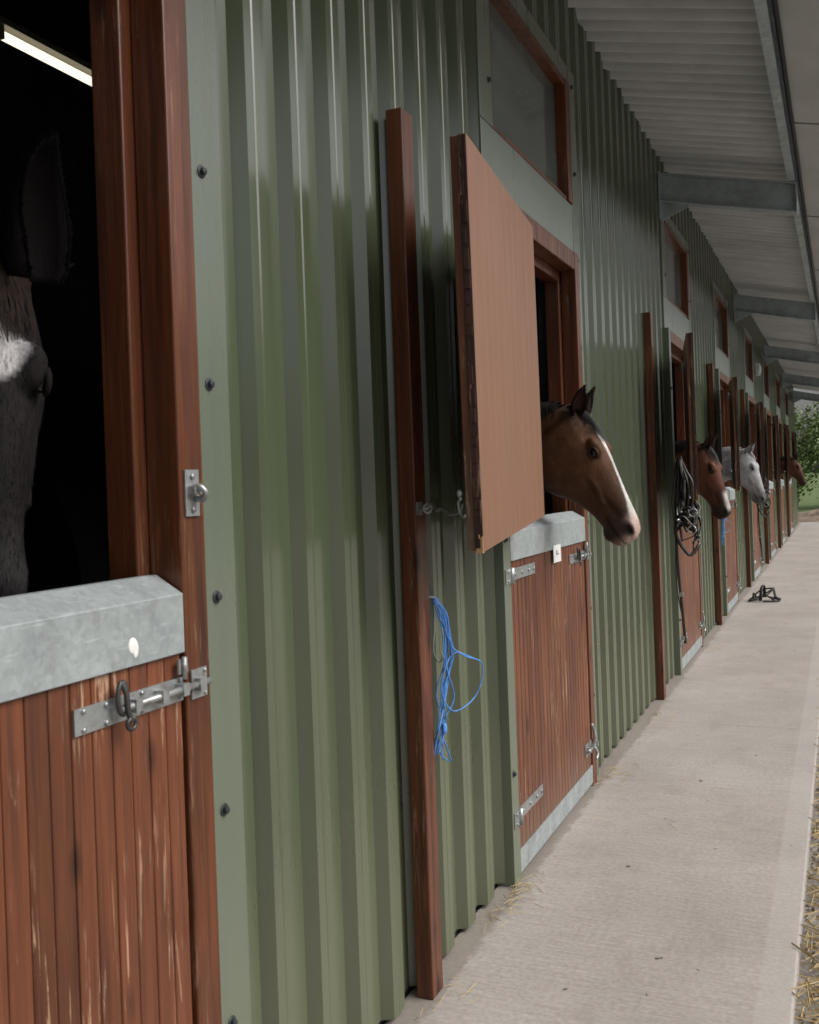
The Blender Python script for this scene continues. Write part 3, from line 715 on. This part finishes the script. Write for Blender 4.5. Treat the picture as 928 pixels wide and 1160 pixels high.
def mk(base,dark,muz,blaze=0,star=0,pink=0,legs=(.02,.015,.012),blazecol=(.72,.69,.65),snip=0):
    def fn(t,n,b,q,nost,mo,soc):
        c=base
        if t<-.5 or q.x<-.2:
            c=mixc(base,dark,.5*sm(-.2,.1,q.z)); c=mixc(c,legs,sm(-1.05,-1.3,q.z)); return c
        top=lerp_tab(HS,t,1)
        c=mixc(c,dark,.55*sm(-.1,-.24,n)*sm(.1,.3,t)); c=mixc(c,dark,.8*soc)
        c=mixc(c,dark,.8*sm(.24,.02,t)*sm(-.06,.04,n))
        c=mixc(c,dark,.4*sm(.45,.7,t))
        c=mixc(c,muz,sm(.74,.92,t))
        if blaze:
            wv=blaze*(1+.2*math.sin(t*9)+.7*sm(.7,.9,t))
            f=(1-sm(wv*.8,wv*1.15,abs(b)))*sm(top-.085,top-.04,n)*sm(.2,.28,t); c=mixc(c,blazecol,f)
        if snip: c=mixc(c,blazecol,snip*sm(.66,.74,t)*(1-sm(.9,.98,t))*(1-sm(.03,.045,abs(b)))*sm(-.02,.02,n))
        if pink:
            f=sm(.82,.92,t)*(1-sm(.040,.055,abs(b)))*sm(-.06,-.02,n); c=mixc(c,(.58,.42,.36),f*pink)
            f=sm(.93,1.0,t)*sm(-.02,-.05,n)*.6; c=mixc(c,(.42,.29,.25),f*pink)
        if star:
            d=math.sqrt(((t-.30)*.6)**2*.8+(b-.03)**2)+.010*math.sin(b*90+t*40); f=(1-sm(star*.6,star*1.2,d))*sm(0,.04,n); c=mixc(c,blazecol,f)
        c=mixc(c,(.01,.008,.008),min(1,nost*1.6)); c=mixc(c,tuple(x*.25 for x in c),mo)
        return c
    return fn
D2=math.radians
horse('horse_a',(.122,4.18,0),D2(-4),1.785,62,1.0,mk((.105,.043,.017),(.016,.009,.006),(.036,.023,.018),blaze=.021,pink=1),M_maneb,.008,.108,'dark bay horse with white blaze looking out over its stable door',hairs=20000,earw=.85,lod=1.5,forelen=1.3,fore=.022)
horse('horse_b',(.15,8.36,0),D2(-14),1.73,70,1.0,mk((.11,.038,.018),(.02,.009,.007),(.025,.017,.015),snip=.7),M_maneb,.012,.12,'reddish bay horse with black mane looking out beside hanging bridles',earw=.85,lod=1.3,forelen=1.3)
horse('horse_c',(.20,11.62,0),D2(-10),1.745,70,1.0,mk((.42,.42,.43),(.24,.24,.25),(.15,.145,.145),legs=(.2,.2,.2)),M_maneg,.012,.12,'white grey horse looking out over its stable door',earw=.85)
horse('horse_d',(.25,22.35,0),D2(-10),1.77,66,1.0,mk((.10,.038,.02),(.04,.018,.012),(.06,.03,.02)),M_manebr,.016,.13,'chestnut brown horse looking out near the far end of the stable')
horse('horse_e',(-.225,1.350,0),D2(-42),1.925,77,1.04,mk((.022,.0185,.019),(.006,.004,.004),(.026,.023,.024),star=.040,blazecol=(.5,.48,.48)),M_manebr,.009,.235,'very dark brown horse with white star standing in the stable doorway',earcol=(.006,.0045,.0045),earb=.085,earw=1.5,lod=2.2,coatm=M_coatm,hairs=26000,fore=.032,eard=(.93,.38),forelen=1.15,earround=.6)

# ------------------------------------------------------------------ far vegetation
def tree(loc,h,r,seed,nleaf,mat,label):
    random.seed(seed)
    root=bpy.data.objects.new('tree',None); COL.objects.link(root); root.location=loc; root['label']=label; root['category']='tree'; root['group']='trees beyond the stable yard'
    mb=MB(); mb.tube(catmull([(0,0,-.1),(.1,.05,h*.3),(0,.1,h*.6),(.1,0,h*.85)],5),[.22*(1-.045*i)*h/7 for i in range(16)],9)
    cl=[]
    for k in range(11):
        a=random.uniform(0,6.28); z=h*random.uniform(.2,.65); e=Vector((math.cos(a)*r*random.uniform(.5,.9),math.sin(a)*r*random.uniform(.5,.9),z+h*random.uniform(.1,.3)))
        mb.tube(catmull([(0,0,z),(e.x*.5,e.y*.5,z+(e.z-z)*.4),e],4),[.07*(1-.1*i) for i in range(9)],6); cl.append(e)
    ob('trunk',mb.mesh('trunk',[M_bark]),parent=root)
    for k in range(16):
        a=random.uniform(0,6.28); rr=r*random.uniform(.1,.85); cl.append(Vector((math.cos(a)*rr,math.sin(a)*rr,h*random.uniform(.2,1)*(1-.25*rr/r))))
    mb=MB()
    for k in range(nleaf):
        c=random.choice(cl); d=Vector((random.gauss(0,1),random.gauss(0,1),random.gauss(0,.8)))*r*.19
        p=c+d; s=random.uniform(.04,.10); n=Vector((random.gauss(0,1),random.gauss(0,1),random.gauss(0,1))).normalized(); a=n.orthogonal().normalized()*s; b=n.cross(a)*.6
        mb.add([p-a,p-b,p+a,p+b],[(0,1,2,3)],0 if random.random()<.6 else 1)
    ob('crown',mb.mesh('crown',mat),parent=root)
tree((-.6,43,0),4.2,2.0,1,8000,[M_leaf2,M_leaf2],'leafy light green tree beyond the end of the stables')
tree((2.0,45,0),4.6,2.3,2,8000,[M_leaf2,M_leaf],'light green tree beyond the end of the path')
tree((-4,49,0),7,3,3,6000,[M_leaf,M_leaf2],'broad green tree behind the stables')
tree((6.5,48,0),7,3,4,6000,[M_leaf,M_leaf2],'round green tree at the yard boundary')
random.seed(9)
mb=MB(); n=26
for i in range(n):
    for j in range(10):
        x=-1.5+6*j/9; y=32.4+2.2*i/n
        z=-.06+.3*math.sin(math.pi*j/9)*math.sin(math.pi*i/(n-1))*(1+.25*math.sin(x*5+y*3))+random.uniform(0,.09)*math.sin(math.pi*i/(n-1))
        mb.v.append((x,y,z))
for i in range(n-1):
    for j in range(9): mb.f.append((i*10+j,i*10+j+1,(i+1)*10+j+1,(i+1)*10+j)); mb.m.append(0); mb.sm.append(True)
ob('earth_bank',mb.mesh('earth_bank',[plain('bare_earth',(.20,.15,.11),.95,.5,5,bmp=.6)]),kind='structure')
mb=MB()
for k in range(22000):
    y=random.uniform(-14,70); hh=7.0+1.1*math.sin(y*.37)+.8*math.sin(y*1.1+2)
    p=Vector((23+random.gauss(0,.7),y,random.random()**.8*hh)); s=random.uniform(.2,.5)
    nn=Vector((random.gauss(0,1),random.gauss(0,1),random.gauss(0,1))).normalized(); a=nn.orthogonal().normalized()*s; b=nn.cross(a)*.7
    mb.add([p-a,p-b,p+a,p+b],[(0,1,2,3)],0 if random.random()<.6 else 1)
ob('reflection_hedge',mb.mesh('reflection_hedge',[M_leaf,M_leaf2]),kind='stuff',label='unseen tall foliage row added across the yard for dark wall reflections')  # out of view, added so the cladding reflects something dark low down

# ------------------------------------------------------------------ light
w=bpy.data.worlds.new('World'); S.world=w; w.use_nodes=True; nt=w.node_tree
bg=nt.nodes['Background']; sky=nt.nodes.new('ShaderNodeTexSky'); sky.sky_type='NISHITA'; sky.sun_disc=False
sky.sun_elevation=math.radians(46); sky.sun_rotation=math.radians(80); sky.dust_density=6; sky.air_density=1
hs=nt.nodes.new('ShaderNodeHueSaturation'); hs.inputs['Saturation'].default_value=.25
nt.links.new(sky.outputs[0],hs.inputs['Color']); nt.links.new(hs.outputs[0],bg.inputs[0]); bg.inputs[1].default_value=.15
sl=bpy.data.lights.new('sun','SUN'); sl.energy=1.4; sl.angle=math.radians(40); sl.color=(1,.98,.95)
so=bpy.data.objects.new('sun',sl); COL.objects.link(so); so.rotation_euler=Euler((math.radians(-8),math.radians(44),0))

# ------------------------------------------------------------------ camera
cam=bpy.data.cameras.new('camera'); co=bpy.data.objects.new('camera',cam); COL.objects.link(co)
cam.sensor_fit='VERTICAL'; cam.sensor_height=24; cam.lens=24*1130/1160; cam.shift_y=-30.5/1160; cam.clip_end=1500; cam.clip_start=.02
cam.dof.use_dof=True; cam.dof.focus_distance=5.0; cam.dof.aperture_fstop=6.3
th=math.atan(490/1130)
co.matrix_world=Matrix.Translation((1.192,0,1.5))@Matrix.Rotation(th,4,'Z')@Matrix.Rotation(math.pi/2,4,'X')@Matrix.Rotation(-.036,4,'Z')
S.camera=co
S.view_settings.view_transform='Standard'; S.view_settings.look='None'; S.view_settings.exposure=0
